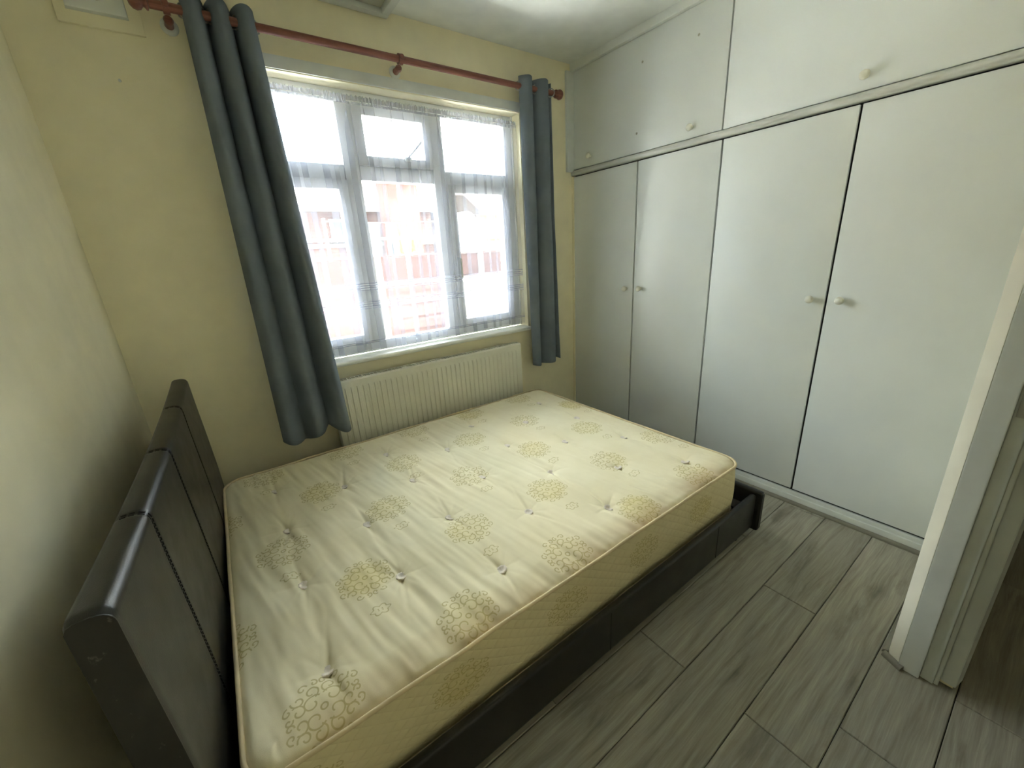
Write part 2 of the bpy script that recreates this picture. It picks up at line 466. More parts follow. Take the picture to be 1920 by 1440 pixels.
M['brick_y'] = brickwork('yellow_stock_brick', lin(76, 60, 42), lin(82, 65, 45), lin(78, 74, 65))
M['rooftile'] = brickwork('clay_roof_tile', lin(51, 41, 32), lin(55, 45, 34), lin(32, 26, 20), rot=(math.radians(90 - 24), 0, 0), row=0.11, bw=0.17)
M['fence'] = paint('red_brown_fence_stain', lin(60, 37, 29), 0.85, 0.12, 0.2, 8)
M['fence_post'] = paint('concrete_post', lin(85, 82, 77), 0.9, 0.08, 0.2)
M['render'] = paint('cream_render', lin(89, 86, 76), 0.9, 0.05, 0.2)
M['terracotta'] = paint('terracotta_render', lin(80, 42, 31), 0.9, 0.08, 0.2)
M['sheet_w'] = paint('white_cotton', lin(101, 101, 99), 0.9, 0.03, 0.1)
M['sheet_y'] = paint('yellow_cotton', lin(93, 85, 48), 0.9, 0.05, 0.1)
M['paving'] = paint('pale_paving', lin(174, 174, 170), 0.9, 0.1, 0.2, 3)
M['darkglass'] = paint('far_window_glass', (0.05, 0.06, 0.07), 0.1, 0.1, 0)
M['white_out'] = paint('white_outdoor_paint', lin(111, 111, 109), 0.5, 0.03, 0)
M['grey_out'] = paint('grey_outdoor_felt', lin(81, 80, 79), 0.9, 0.08, 0.2)

# ------------------------------------------------------------------ the setting
W = 2.771           # plane of the wardrobe doors
CEIL = 2.655
def structure(o): o['kind'] = 'structure'; return o

WX0, WX1, WZ0, WZ1 = 0.585, 2.286, 0.862, 2.305     # window opening
wall_w = structure(boxes_obj('wall_window', [(-0.12, WX0, 0, 0.27, 0, CEIL), (WX1, 3.5, 0, 0.27, 0, CEIL), (WX0, WX1, 0, 0.27, 0, WZ0), (WX0, WX1, 0, 0.27, WZ1, CEIL)], M['wall']))
wall_l = structure(box_obj('wall_left', -0.12, 0.0, -3.9, 0.0, 0, CEIL, M['wall']))
structure(box_obj('ceiling', -0.12, 5.6, -3.9, 0.27, CEIL, CEIL + 0.1, M['ceiling']))
structure(box_obj('wall_wardrobe', 3.4, 3.5, -2.31, 0.0, 0, CEIL, M['wall']))
# short return of wall beside the doorway, and the wall behind the camera
structure(box_obj('wall_near', 2.045, 5.6, -2.478, -2.325, 0, CEIL, M['wall']))
structure(box_obj('wall_back', 0.0, 1.15, -2.80, -2.66, 0, CEIL, M['wall']))
structure(box_obj('wall_hall', -0.12, 5.6, -3.9, -3.78, 0, CEIL, M['wall']))
structure(box_obj('wall_hall_end', 5.5, 5.6, -3.78, -2.478, 0, CEIL, M['wall']))

# floor: a sub-floor with laminate boards as parts
floor = structure(box_obj('floor', -0.12, 3.5, -2.80, 0.27, -0.12, -0.009, M['underlay']))
rows_y = [-2.49 + 0.1935 * k for k in range(-2, 14)]
joints = {-2: 1.2, -1: 0.72, 0: 0.35, 1: 1.452, 2: 2.032, 3: 1.437, 4: 1.0, 5: 0.55}
L_PL = 1.285
meshes = {}
def plank_mesh(l, w):
    key = (round(l, 3), round(w, 3))
    if key not in meshes:
        bm = bmesh.new(); box(bm, -l / 2 + 0.0010, l / 2 - 0.0010, -w / 2 + 0.0011, w / 2 - 0.0011, -0.0088, 0.0)
        es = [e for e in bm.edges if all(v.co.z > -0.001 for v in e.verts)]
        bmesh.ops.bevel(bm, geom=es, offset=0.0022, segments=1, affect='EDGES')
        me = bpy.data.meshes.new('plank'); bm.to_mesh(me); bm.free(); me.materials.append(M['plank']); meshes[key] = me
    return meshes[key]
for i, k in enumerate(range(-2, 13)):
    y0, y1 = rows_y[i], rows_y[i + 1]
    if y0 > -0.001: continue
    y0 = max(y0, -2.66); y1 = min(y1, -0.002)
    if y1 - y0 < 0.02: continue
    j = joints.get(k, 0.3 + (k * 0.47) % 1.2)
    while j > 0.0: j -= L_PL
    while j < 2.78:
        a, b = max(j, 0.0), min(j + L_PL, 2.79)
        if b - a > 0.02:
            link_mesh('plank', plank_mesh(b - a, y1 - y0), M['plank'], floor, ((a + b) / 2, (y0 + y1) / 2, 0.0))
        j += L_PL
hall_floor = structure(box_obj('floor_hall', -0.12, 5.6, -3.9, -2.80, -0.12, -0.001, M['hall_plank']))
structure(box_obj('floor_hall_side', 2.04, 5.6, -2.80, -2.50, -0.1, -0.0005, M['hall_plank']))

# door lining: stepped jamb at the wall end, built as one door frame with its pieces
door1 = empty('door_1', (2.03, -2.40, 0), kind='structure')
def strip(name, poly, z0, z1, mat=None, bev=0.0):
    bm = bmesh.new(); prism(bm, poly, 'z', z0, z1)
    if bev: bmesh.ops.bevel(bm, geom=bm.edges[:], offset=bev, segments=2, affect='EDGES')
    return bm_obj(name, bm, mat or M['trim'], door1, auto=35 if bev else None)
strip('plaster_corner', [(2.046, -2.318), (2.034, -2.321), (2.007, -2.351), (2.046, -2.351)], 0.0, 2.06, M['corner_paint'], 0.0015)
strip('jamb_face', [(2.003, -2.3515), (2.001, -2.404), (2.046, -2.404), (2.046, -2.3515)], 0.0, 2.06, M['trim'], 0.002)
strip('lining', [(2.016, -2.4045), (2.013, -2.436), (2.046, -2.436), (2.046, -2.4045)], 0.0, 2.06, M['trim'], 0.002)
strip('door_stop', [(2.020, -2.4365), (2.020, -2.447), (2.046, -2.447), (2.046, -2.4365)], -0.001, 2.06, M['trim'], 0.0015)
strip('architrave', [(2.040, -2.4475), (2.036, -2.482), (2.09, -2.492), (2.09, -2.479), (2.046, -2.479), (2.046, -2.4475)], 0.012, 2.10, M['trim'], 0.002)
box_obj('strike_plate', 2.0105, 2.0155, -2.432, -2.409, 0.95, 1.09, M['steel'], door1, 0.001)
box_obj('lintel', 1.15, 2.0465, -2.478, -2.33, 2.061, CEIL - 0.001, M['wall'], door1)

# quarter-round floor bead round the wall end
def bead(name, pts, mat):
    bm = bmesh.new()
    for (a, b, nx, ny) in pts:
        prof = [(0, 0), (0.016, 0.0), (0.0155, 0.006), (0.012, 0.012), (0.006, 0.0155), (0, 0.016)]
        A = [bm.verts.new((a[0] + nx * p, a[1] + ny * p, q + 0.0005)) for p, q in prof]
        B = [bm.verts.new((b[0] + nx * p, b[1] + ny * p, q + 0.0005)) for p, q in prof]
        n = len(prof)
        for i in range(n): bm.faces.new((A[i], A[(i + 1) % n], B[(i + 1) % n], B[i]))
        bm.faces.new(A[::-1]); bm.faces.new(B)
    return bm_obj(name, bm, mat, None, auto=50)
M['bead'] = paint('grey_laminate_bead', lin(128, 124, 110), 0.5, 0.1, 0)
structure(bead('baseboard_near', [((2.034, -2.318), (2.745, -2.318), 0, 1)], M['bead']))
structure(bead('baseboard_jamb', [((2.030, -2.312), (2.001, -2.366), -0.9, 0.44)], M['bead']))

# window lintel board
structure(box_obj('trim_1', WX0 - 0.03, WX1 + 0.03, -0.008, 0.0, WZ1 + 0.004, WZ1 + 0.058, M['trim'], None, 0.002))

# ceiling cove bead between wardrobe and ceiling
structure(box_obj('trim_2', W - 0.022, W + 0.03, -2.32, -0.001, 2.608, CEIL, M['ceiling'], None, 0.004))

# ------------------------------------------------------------------ window
win = empty('window_1', (1.435, 0.09, WZ0 + 0.028), kind='structure')
FY0, FY1 = 0.092, 0.158
m1, m2, zt = 1.167, 1.706, 1.906
def frame_bar(name, x0, x1, z0, z1, y0=FY0, y1=FY1, parent=win): return box_obj(name, x0, x1, y0, y1, z0, z1, M['upvc'], parent, 0.006)
FB = WZ0 + 0.030
def beam(name, bs, parent=win):
    return boxes_obj(name, bs, M['upvc'], parent, 0.005)
frame_bar('frame_bar', WX0, WX0 + 0.062, FB, WZ1)
frame_bar('frame_bar', WX1 - 0.07, WX1, FB, WZ1)
frame_bar('frame_bar', WX0 + 0.0621, WX1 - 0.0701, WZ1 - 0.062, WZ1)
frame_bar('frame_bar', WX0 + 0.0621, WX1 - 0.0701, FB, FB + 0.062)
for m in (m1, m2): frame_bar('mullion', m - 0.042, m + 0.042, FB + 0.0621, WZ1 - 0.0621)
xa = [WX0 + 0.0625, m1 - 0.0425, m1 + 0.0425, m2 - 0.0425, m2 + 0.0425, WX1 - 0.0705]
for i in range(3): frame_bar('transom', xa[2 * i], xa[2 * i + 1], zt - 0.038, zt + 0.038)
def light(x0, x1, z0, z1, sash, bars_h=(), bars_v=()):
    par = win
    if sash:
        s = 0.05
        par = boxes_obj('sash', [(x0, x0 + s, FY0 - 0.014, FY1 - 0.014, z0, z1), (x1 - s, x1, FY0 - 0.014, FY1 - 0.014, z0, z1),
                                 (x0 + s, x1 - s, FY0 - 0.014, FY1 - 0.014, z0, z0 + s), (x0 + s, x1 - s, FY0 - 0.014, FY1 - 0.014, z1 - s, z1)], M['upvc'], win, 0.004)
        x0 += s; x1 -= s; z0 += s; z1 -= s
    box_obj('pane', x0, x1, 0.120, 0.124, z0, z1, M['glass'], par)
    for h in bars_h: box_obj('glazing_bar', x0, x1, 0.128, 0.136, h - 0.009, h + 0.009, M['upvc'], par)
    for v in bars_v: box_obj('glazing_bar', v - 0.009, v + 0.009, 0.137, 0.145, z0, z1, M['upvc'], par)
    return par
zb0, zb1, zt0, zt1 = FB + 0.0625, zt - 0.0385, zt + 0.0385, WZ1 - 0.0625
light(xa[0], xa[1], zb0, zb1, True, (1.285, 1.558))
light(xa[2], xa[3], zb0, zb1, False, (1.285, 1.558), (1.44,))
sr = light(xa[4], xa[5], zb0, zb1, True, (1.285, 1.558))
light(xa[0], xa[1], zt0, zt1, False)
st = light(xa[2], xa[3], zt0, zt1, True, (), (1.44,))
light(xa[4], xa[5], zt0, zt1, False)
# casement stay / handles
bm = bmesh.new(); tube(bm, [(1.50, 0.066, 2.000), (1.545, 0.050, 2.045), (1.585, 0.052, 2.085)], 0.006, 8); box(bm, 1.475, 1.515, 0.058, 0.079, 1.975, 2.0, 0.003)
bm_obj('stay_handle', bm, M['upvc'], st, auto=40)
bm = bmesh.new(); box(bm, xa[4] + 0.012, xa[4] + 0.034, 0.062, 0.0775, 1.36, 1.43, 0.003); box(bm, xa[4] + 0.014, xa[4] + 0.030, 0.040, 0.061, 1.40, 1.415, 0.003); box(bm, xa[4] + 0.014, xa[4] + 0.030, 0.034, 0.046, 1.29, 1.415, 0.004)
bm_obj('handle', bm, M['upvc'], sr, auto=40)
# plaster bead round the reveal on the right
box_obj('seal_bead', WX1 - 0.0105, WX1 - 0.0005, 0.078, 0.0915, FB + 0.0005, WZ1 - 0.001, M['sill'], win, 0.003)
# sill board with rounded nosing
bm = bmesh.new()
prof = [(0.0915, WZ0), (-0.026, WZ0), (-0.034, WZ0 + 0.004), (-0.038, WZ0 + 0.012), (-0.038, WZ0 + 0.018), (-0.034, WZ0 + 0.025), (-0.026, WZ0 + 0.028), (0.0915, WZ0 + 0.028)]
prism(bm, prof, 'x', WX0 + 0.001, WX1 - 0.001)
structure(bm_obj('trim_3', bm, M['sill'], None, auto=50))

# ------------------------------------------------------------------ built-in wardrobes
TH = 0.018
def knob(parent, y, z, name='knob', r=0.019):
    bm = bmesh.new()
    lathe(bm, [(0.010, 0.0), (0.0095, 0.004), (0.007, 0.010), (0.008, 0.014), (r * 0.85, 0.019), (r, 0.026), (r * 0.92, 0.033), (r * 0.6, 0.038), (0.0, 0.040)], (W + 0.0003, y, z), (-1, 0, 0), 20)
    return bm_obj(name, bm, M['knob'], parent, smooth=True)
def leaf(parent, y0, y1, z0, z1, tilt=0.0):
    return box_obj('door', W, W + TH, min(y0, y1), max(y0, y1), z0, z1, M['door_paint'], parent, 0.0018)
ZD0, ZD1 = 0.078, 1.942
G = 0.0065
def unit(label, ya, ym, yb, k1, k2):
    u = empty('wardrobe_unit', (W + 0.3, (ya + yb) / 2, 0.0), label, 'wardrobe')
    box_obj('carcass', W + TH + 0.004, W + 0.60, yb + 0.002, ya - 0.002, 0.03, ZD1 + 0.01, M['carcass'], u)
    d1 = leaf(u, ya - G * 0.8, ym + G * 0.8, ZD0, ZD1); d2 = leaf(u, ym - G * 0.8, yb + G * 0.8, ZD0, ZD1)
    knob(d1, *k1); knob(d2, *k2)
    return u
unit('tall white double-door wardrobe in the corner beside the window wall', -0.006, -0.591, -1.138, (-0.532, 1.143), (-0.652, 1.147))
unit('tall white double-door wardrobe with wider doors, beside the door frame', -1.138, -1.725, -2.312, (-1.664, 1.131), (-1.785, 1.131))
ZU0, ZU1 = 1.990, 2.606
def overhead(label, ya, yb, knobs, plugs=()):
    u = empty('overhead_cupboard', (W + 0.3, (ya + yb) / 2, ZU0), label, 'cupboard')
    box_obj('carcass', W + TH + 0.004, W + 0.60, yb + 0.002, ya - 0.002, ZU0 - 0.03, ZU1, M['carcass'], u)
    d = leaf(u, ya - G * 0.6, yb + G * 0.6, ZU0, ZU1)
    for y, z in knobs: knob(d, y, z)
    for y, z in plugs:
        bm = bmesh.new(); lathe(bm, [(0.007, 0), (0.006, 0.0012), (0.0, 0.0014)], (W + 0.0002, y, z), (-1, 0, 0), 10)
        bm_obj('filled_hole', bm, M['hatch'], d, smooth=True)
    return u, d
u, d = overhead('white overhead cupboard with two knobs, near the window corner', -0.006, -1.130, [(-0.181, 2.053), (-0.952, 2.041)],
                [(-0.575, 2.10), (-0.955, 2.47), (-0.60, 2.47)])
overhead('white overhead cupboard with one knob, above the wide wardrobe doors', -1.130, -2.312, [(-1.723, 2.043)])
# hinge on the left overhead cupboard
bm = bmesh.new(); box(bm, W - 0.006, W - 0.0002, -0.012, -0.0065, 2.02, 2.075); tube(bm, [(W - 0.007, -0.0085, 2.02), (W - 0.007, -0.0085, 2.075)], 0.004, 8)
bm_obj('hinge', bm, M['steel'], d)
# rounded rail between the two tiers
bm = bmesh.new()
prof = [(W + 0.02, 1.950), (W - 0.008, 1.950)] + [(W - 0.010 - 0.012 * math.sin(a), 1.967 - 0.017 * math.cos(a)) for a in [math.radians(k) for k in range(10, 180, 20)]] + [(W - 0.008, 1.985), (W + 0.02, 1.985)]
A = [(p[0], p[1]) for p in prof]
prism(bm, A, 'y', -2.315, -0.004)
structure(bm_obj('trim_4', bm, M['rail_paint'], None, auto=50))
# plinth with a bead along the floor
structure(box_obj('trim_5', W - 0.004, W + 0.016, -2.31, -0.002, 0.001, 0.066, M['trim'], None, 0.003))
structure(box_obj('trim_6', W - 0.016, W - 0.0045, -2.312, -0.002, 0.0005, 0.046, M['trim'], None, 0.003))
structure(bead('baseboard_wardrobe', [((W - 0.0165, -2.300), (W - 0.0165, -0.002), -1, 0)], M['bead']))
# filler batten on the window wall beside the overhead cupboard
structure(box_obj('trim_7', 2.702, W - 0.001, -0.020, -0.0005, 1.975, 2.606, M['trim'], None, 0.002))
structure(box_obj('trim_8', W - 0.012, W - 0.001, -0.018, -0.0005, 0.07, 1.945, M['wall'], None, 0.002))

# ------------------------------------------------------------------ ceiling hatch and wall vent
hatch = empty('ceiling_hatch', (1.05, -0.40, CEIL - 0.036), 'square white-framed loft hatch in the ceiling above the window', 'hatch')
hx0, hx1, hy0, hy1, hz0 = 0.66, 1.44, -0.78, -0.006, CEIL - 0.036
hz1 = CEIL - 0.0005
for (a, b, c, d_) in [(hx0, hx1, hy1 - 0.04, hy1), (hx0, hx1, hy0, hy0 + 0.04), (hx0, hx0 + 0.04, hy0 + 0.0401, hy1 - 0.0401), (hx1 - 0.04, hx1, hy0 + 0.0401, hy1 - 0.0401)]:
    box_obj('frame_strip', a, b, c, d_, hz0, hz1, M['trim'], hatch, 0.006)
box_obj('panel', hx0 + 0.046, hx1 - 0.046, hy0 + 0.046, hy1 - 0.046, CEIL - 0.014, hz1, M['hatch'], hatch)

vent = empty('wall_vent', (0.281, 0.0, 2.336), 'cream-painted square wall vent with a round hole, high beside the curtain pole', 'vent')
box_obj('backing_board', 0.157, 0.405, -0.0141, -0.0005, 2.336, 2.585, M['wall'], vent, 0.002)
bm = bmesh.new()
cx, cz, n = 0.277, 2.466, 32
def ring(r, y): return [bm.verts.new((cx + r * math.cos(2 * math.pi * k / n), y, cz + r * math.sin(2 * math.pi * k / n))) for k in range(n)]
def sq(y, h):
    o = []
    for k in range(n):
        a = 2 * math.pi * k / n; c, s = math.cos(a), math.sin(a); q = h / max(abs(c), abs(s)); o.append(bm.verts.new((cx + q * c, y, cz + q * s)))
    return o
loops = [sq(-0.0142, 0.088), sq(-0.034, 0.086), sq(-0.038, 0.080), ring(0.052, -0.038), ring(0.050, -0.030), ring(0.050, -0.0146)]
for A_, B_ in zip(loops[:-1], loops[1:]):
    for k in range(n): bm.faces.new((A_[k], A_[(k + 1) % n], B_[(k + 1) % n], B_[k]))
bm_obj('cover_plate', bm, M['trim'], vent, auto=40)
bm = bmesh.new(); lathe(bm, [(0.0495, 0.0), (0.0495, 0.002)], (cx, -0.0143, cz), (0, -1, 0), 28); bm_obj('duct_opening', bm, M['black'], vent)
boxes_obj('vane', [(cx - 0.004, cx + 0.004, -0.028, -0.017, cz - 0.049, cz + 0.049), (cx - 0.049, cx - 0.0041, -0.027, -0.018, cz - 0.004, cz + 0.004), (cx + 0.0041, cx + 0.049, -0.027, -0.018, cz - 0.004, cz + 0.004)], M['trim'], vent)

nail = empty('wall_screw', (0.281, 0.0, 2.171), 'tiny screw in the cream wall just below the square vent', 'screw')
bm = bmesh.new(); lathe(bm, [(0.005, 0.0), (0.005, 0.002), (0.002, 0.0025), (0.002, 0.008), (0.0045, 0.009), (0.004, 0.011), (0.0, 0.012)], (0.281, -0.0003, 2.171), (0, -1, 0), 12)
bm_obj('screw_head', bm, M['trim'], nail, smooth=True)

# ------------------------------------------------------------------ curtain pole
RY, RZ, RR = -0.092, 2.420, 0.0165
pole = empty('curtain_pole', (1.48, RY, RZ), 'reddish wooden curtain pole with ball ends above the window', 'curtain pole')
bm = bmesh.new(); tube(bm, [(0.44, RY, RZ), (2.525, RY, RZ)], RR, 18); bm_obj('rod', bm, M['pole'], pole, auto=40)
fin = [(RR * 0.95, 0.0), (0.024, 0.003), (0.025, 0.008), (0.017, 0.014), (0.0165, 0.018), (0.026, 0.026), (0.030, 0.038), (0.027, 0.050), (0.017, 0.059), (0.0, 0.063)]
bm = bmesh.new(); lathe(bm, fin, (0.4395, RY, RZ), (-1, 0, 0), 20); bm_obj('finial', bm, M['pole'], pole, smooth=True)
bm = bmesh.new(); lathe(bm, fin, (2.5255, RY, RZ), (1, 0, 0), 20); bm_obj('finial', bm, M['pole'], pole, smooth=True)
for bx_ in (0.492, 1.448, 2.40):
    bm = bmesh.new()
    rb = bmesh.new(); lathe(rb, [(0.031, 0.0), (0.031, 0.004), (0.027, 0.010), (0.018, 0.014)], (bx_, -0.0006, RZ - 0.030), (0, -1, 0), 20); bm_obj('bracket_rose', rb, M['trim'], pole, auto=45)
    lathe(bm, [(0.016, 0.0145), (0.014, 0.045), (0.017, 0.060), (0.012, 0.072)], (bx_, -0.0006, RZ - 0.030), (0, -1, 0), 20)
    tube(bm, [(bx_ - 0.011, RY + 0.001, RZ), (bx_ + 0.011, RY + 0.001, RZ)], RR + 0.008, 20)
    lathe(bm, [(0.011, 0.0), (0.013, 0.004), (0.011, 0.009), (0.0, 0.010)], (bx_, RY - RR - 0.007, RZ + 0.002), (0, -1, 0), 14)
    bm_obj('bracket', bm, M['pole'], pole, auto=45)

# ------------------------------------------------------------------ curtains
def curtain(name, x0t, x1t, x0b, x1b, zb, folds, amp, phase, label, seed, lean=0.0, hem=0.0):
    cur = empty(name, ((x0b + x1b) / 2, RY, zb), label, 'curtain', 'pair of grey eyelet curtains')
    rng = np.random.default_rng(seed)
    nu, nv = 150, 70
    s = np.linspace(0, 1, nu)[:, None]; tt = np.linspace(0, 1, nv)[None, :]
    ztop = RZ + 0.052
    ph = 2 * np.pi * folds * s + phase + 0.30 * np.sin(3.1 * tt + seed) * tt
    a = amp * (1 - 0.15 * tt) * (1 + 0.35 * tt * np.sin(5 * s + seed))
    X = (x0t + (x1t - x0t) * s) * (1 - tt) + (x0b + (x1b - x0b) * s) * tt
    X = X + (x1t - x0t) / (2 * np.pi * folds) * 0.82 * np.cos(ph) * (1 - 0.25 * tt)
    Y = RY + a * np.sin(ph) + 0.004 * vnoise(s * 18 + 3, tt * 7 + seed) + lean * tt ** 1.5
    Z = ztop + (zb - ztop) * tt + hem * tt * np.sin(ph * 0.5 + 1) + 0.004 * tt * np.sin(ph)
    V = np.stack([X + 0 * tt, Y, Z + 0 * s], -1)
    o0 = np.array(origin_of(cur))
    me = grid_mesh('cloth', V - o0); o = link_mesh('cloth', me, M['curtain'], cur, origin_of(cur))
    md = o.modifiers.new('solid', 'SOLIDIFY'); md.thickness = 0.003; md.offset = 0
    # metal eyelets where the cloth crosses the rod
    k0 = math.ceil(phase / math.pi - 1e-6)
    k = k0
    while True:
        sc = (k * math.pi - phase) / (2 * math.pi * folds)
        if sc > 1: break
        if sc >= -1e-6:
            x = x0t + (x1t - x0t) * sc + (x1t - x0t) / (2 * math.pi * folds) * 0.82 * math.cos(k * math.pi)
            bm = bmesh.new(); n1, n2 = 20, 6
            dirx, diry = (x1t - x0t) / folds / (2 * math.pi) + 0.028 * 1.0, amp * (1 if k % 2 == 0 else -1)
            ax = Vector((diry, -dirx, 0)).normalized() if True else Vector((1, 0, 0))
            sA = Vector((0, 0, 1)); sB = ax.cross(sA)
            pts = [Vector((x, RY, RZ)) + (sA * math.cos(2 * math.pi * q / n1) + sB * math.sin(2 * math.pi * q / n1)) * 0.024 for q in range(n1)]
            tube(bm, pts, 0.0035, 6, closed=True)
            bm_obj('eyelet', bm, M['steel'], cur, smooth=True)
        k += 1
    return cur
curtain('curtain', 0.555, 0.784, 0.515, 0.832, 0.560, 2.5, 0.052, math.pi, 'slate grey eyelet curtain left of the window, bunched near the headboard', 3, -0.10, 0.02)
curtain('curtain', 2.240, 2.505, 2.250, 2.530, 0.600, 2.0, 0.045, math.pi, 'slate grey eyelet curtain right of the window, beside the white wardrobe', 5, 0.0, 0.015)

# sheer voile with pleats that fold back over themselves
def voile():
    root = empty('sheer_curtain', (1.435, 0.045, 0.915), 'white sheer voile curtain with woven bands hanging inside the window recess', 'curtain')
    x0, x1, zt_, zb_ = WX0 + 0.02, WX1 - 0.012, 2.262, 0.912
    nu, nv = 900, 44
    s = np.linspace(0, 1, nu)
    base = x0 + (x1 - x0) * s
    rng = np.random.default_rng(21)
    dx = np.zeros(nu); dy = np.zeros(nu)
    # irregular pleats
    c = 0.0; ks = []
    while c < 1:
        w = rng.uniform(0.028, 0.058); ks.append((c + w / 2, w, rng.uniform(0.6, 1.25))); c += w
    ph = np.zeros(nu); amp = np.zeros(nu)
    for (cc, w, aa) in ks:
        m = (s >= cc - w / 2) & (s < cc + w / 2)
        t_ = (s[m] - (cc - w / 2)) / w
        dx[m] = -aa * w * (x1 - x0) * 0.42 * np.sin(2 * np.pi * t_)
        dy[m] = aa * 0.012 * (1 - np.cos(2 * np.pi * t_)) * 0.5
        dx[m] *= 1.0
    dx[np.abs(dx) > 0] *= 1.0
    t2 = np.linspace(0, 1, nv)
    V = np.zeros((nu, nv, 3))
    gather = 0.0022 * np.sin(s * 900) + 0.0022 * vnoise(s * 160, s * 0)
    for j, t_ in enumerate(t2):
        f = min(1.0, 0.25 + t_ * 6)
        sway = 0.012 * vnoise(s * 9 + 40, np.full(nu, t_ * 1.6)) * min(1, t_ * 3)
        V[:, j, 0] = np.clip(base + dx * f * (1.0 + 0.15 * t_) + sway, x0 - 0.005, x1 + 0.004)
        V[:, j, 1] = 0.030 + dy * (0.5 + 1.0 * t_) + gather * max(0, 1 - t_ * 5) + 0.004 * vnoise(s * 14, np.full(nu, 3.3 + t_ * 2))
        V[:, j, 2] = zt_ + (zb_ - zt_) * t_ + (0.012 * vnoise(s * 20, s * 0 + 7) * t_ if True else 0) + (0.004 * np.sin(s * 700) if j == 0 else 0)
    V[:, :, 2] = np.maximum(V[:, :, 2], 0.897)
    o0 = np.array(origin_of(root))
    me = grid_mesh('voile', V - o0); link_mesh('voile', me, M['sheer'], root, origin_of(root))
    bm = bmesh.new(); tube(bm, [(WX0 + 0.002, 0.034, 2.240), (1.2, 0.034, 2.236), (1.8, 0.034, 2.236), (WX1 - 0.002, 0.034, 2.240)], 0.0022, 6)
    bm_obj('net_wire', bm, M['upvc'], root, smooth=True)
voile()

# ------------------------------------------------------------------ radiator
rad = empty('radiator', (1.465, -0.07, 0.20), 'white panel radiator with vertical flutes under the window', 'radiator')
RX0, RX1, RB, RT = 0.800, 2.132, 0.205, 0.795
bm = bmesh.new()
pitch = (RX1 - RX0 - 0.05) / 38
prof = [(RX0 + 0.004, -0.098)]
for k in range(38):
    a = RX0 + 0.025 + k * pitch
    prof += [(a + 0.18 * pitch, -0.098), (a + 0.30 * pitch, -0.1045), (a + 0.70 * pitch, -0.1045), (a + 0.82 * pitch, -0.098)]
prof += [(RX1 - 0.004, -0.098)]
prof = [(x, y - 0.001 ) for x, y in prof]
zs = [RB, RB + 0.045, RB + 0.062, RT - 0.062, RT - 0.045, RT - 0.008]
rows = []
for z in zs:
    flat = z in (zs[0], zs[1], zs[4], zs[5])
    rows.append([bm.verts.new((x, -0.0985 if flat else y, z)) for x, y in prof])
rows.append([bm.verts.new((x, -0.094, RT - 0.001)) for x, y in prof])
for A_, B_ in zip(rows[:-1], rows[1:]):
    for i in range(len(prof) - 1): bm.faces.new((A_[i], A_[i + 1], B_[i + 1], B_[i]))
o = bm_obj('front_panel', bm, M['radiator'], rad, auto=25)
box_obj('back_panel', RX0 + 0.006, RX1 - 0.006, -0.040, -0.030, RB, RT - 0.01, M['radiator'], rad, 0.002)
box_obj('convector_fins', RX0 + 0.02, RX1 - 0.02, -0.088, -0.045, RB + 0.03, RT - 0.03, M['black'], rad)
for xs in (RX0, RX1 - 0.003): box_obj('side_panel', xs, xs + 0.003, -0.097, -0.030, RB + 0.01, RT, M['radiator'], rad, 0.001)
slots = []
ns = 60
box_b = [(RX0 + 0.0035, RX1 - 0.0035, -0.0935, -0.081, RT - 0.004, RT), (RX0 + 0.0035, RX1 - 0.0035, -0.046, -0.0305, RT - 0.004, RT)]
for k in range(ns + 1):
    xx = RX0 + 0.006 + (RX1 - RX0 - 0.016) * k / ns
    box_b.append((xx, xx + 0.006, -0.081, -0.046, RT - 0.004, RT))
boxes_obj('top_grille', box_b, M['radiator'], rad)
for xx in (RX0 + 0.2, RX1 - 0.2): box_obj('wall_bracket', xx, xx + 0.03, -0.0298, -0.0006, 0.3, 0.68, M['radiator'], rad)

# ------------------------------------------------------------------ bed frame
bed = empty('bed_frame', (1.2, -0.93, 0.0), 'low black faux-leather bed frame with a padded headboard and worn edges', 'bed')
HB_ANG = math.radians(1.22)
def hb_world(x, y, z):      # headboard local x (thickness), y along; slight twist towards the wall at the near end
    return (x + 0.129 + (y + 0.93) * math.tan(HB_ANG), y, z)
HY0, HY1 = -1.704, -0.138
def top_z(y):
    t_ = (y - HY0) / (HY1 - HY0)
    return 0.955 + 0.024 * (2 * t_ - 1) ** 2
seams_y = [-0.550, -0.985, -1.380]
ny = 220
ys = np.linspace(HY0, HY1, ny)
prof = []      # (x, z relative) round the section; z 'T' measured down from the top edge
def section(y):
    T = top_z(y); r = 0.022
    pts = [(0.0, 0.03), (0.0, T - 0.012), (0.004, T - 0.004), (0.012, T)]
    pts += [(0.032, T + 0.001)]
    for a in range(0, 100, 15):
        q = math.radians(90 - a); pts.append((0.036 + r * math.cos(q), T - r + r * math.sin(q)))
    pts += [(0.060, T - 0.12), (0.065, T - 0.30), (0.068, T - 0.45), (0.068, 0.03)]
    return pts
SEC = np.array([section(y) for y in ys])
V = np.zeros((ny, SEC.shape[1], 3))
for i, y in enumerate(ys):
    dip = sum(0.0035 * math.exp(-((y - sy) / 0.006) ** 2) for sy in seams_y)
    edge = max(0.0, 1 - min(y - HY0, HY1 - y) / 0.012)
    cx_, cz_ = 0.034, 0.5
    for j in range(SEC.shape[1]):
        x, z = SEC[i, j]
        if j > 2:
            if z > top_z(y) - 0.03: z -= dip * (1 if x < 0.05 else 0.5)
            if x > 0.03: x -= dip
        sh = 0.006 * edge ** 2
        x = x + (cx_ - x) * sh * 12; z = z - (sh if z > 0.5 else 0)
        V[i, j] = hb_world(x, y, z)
o0 = np.array(origin_of(bed))
hb = link_mesh('headboard', grid_mesh('headboard', V - o0), M['leather'], bed, origin_of(bed))
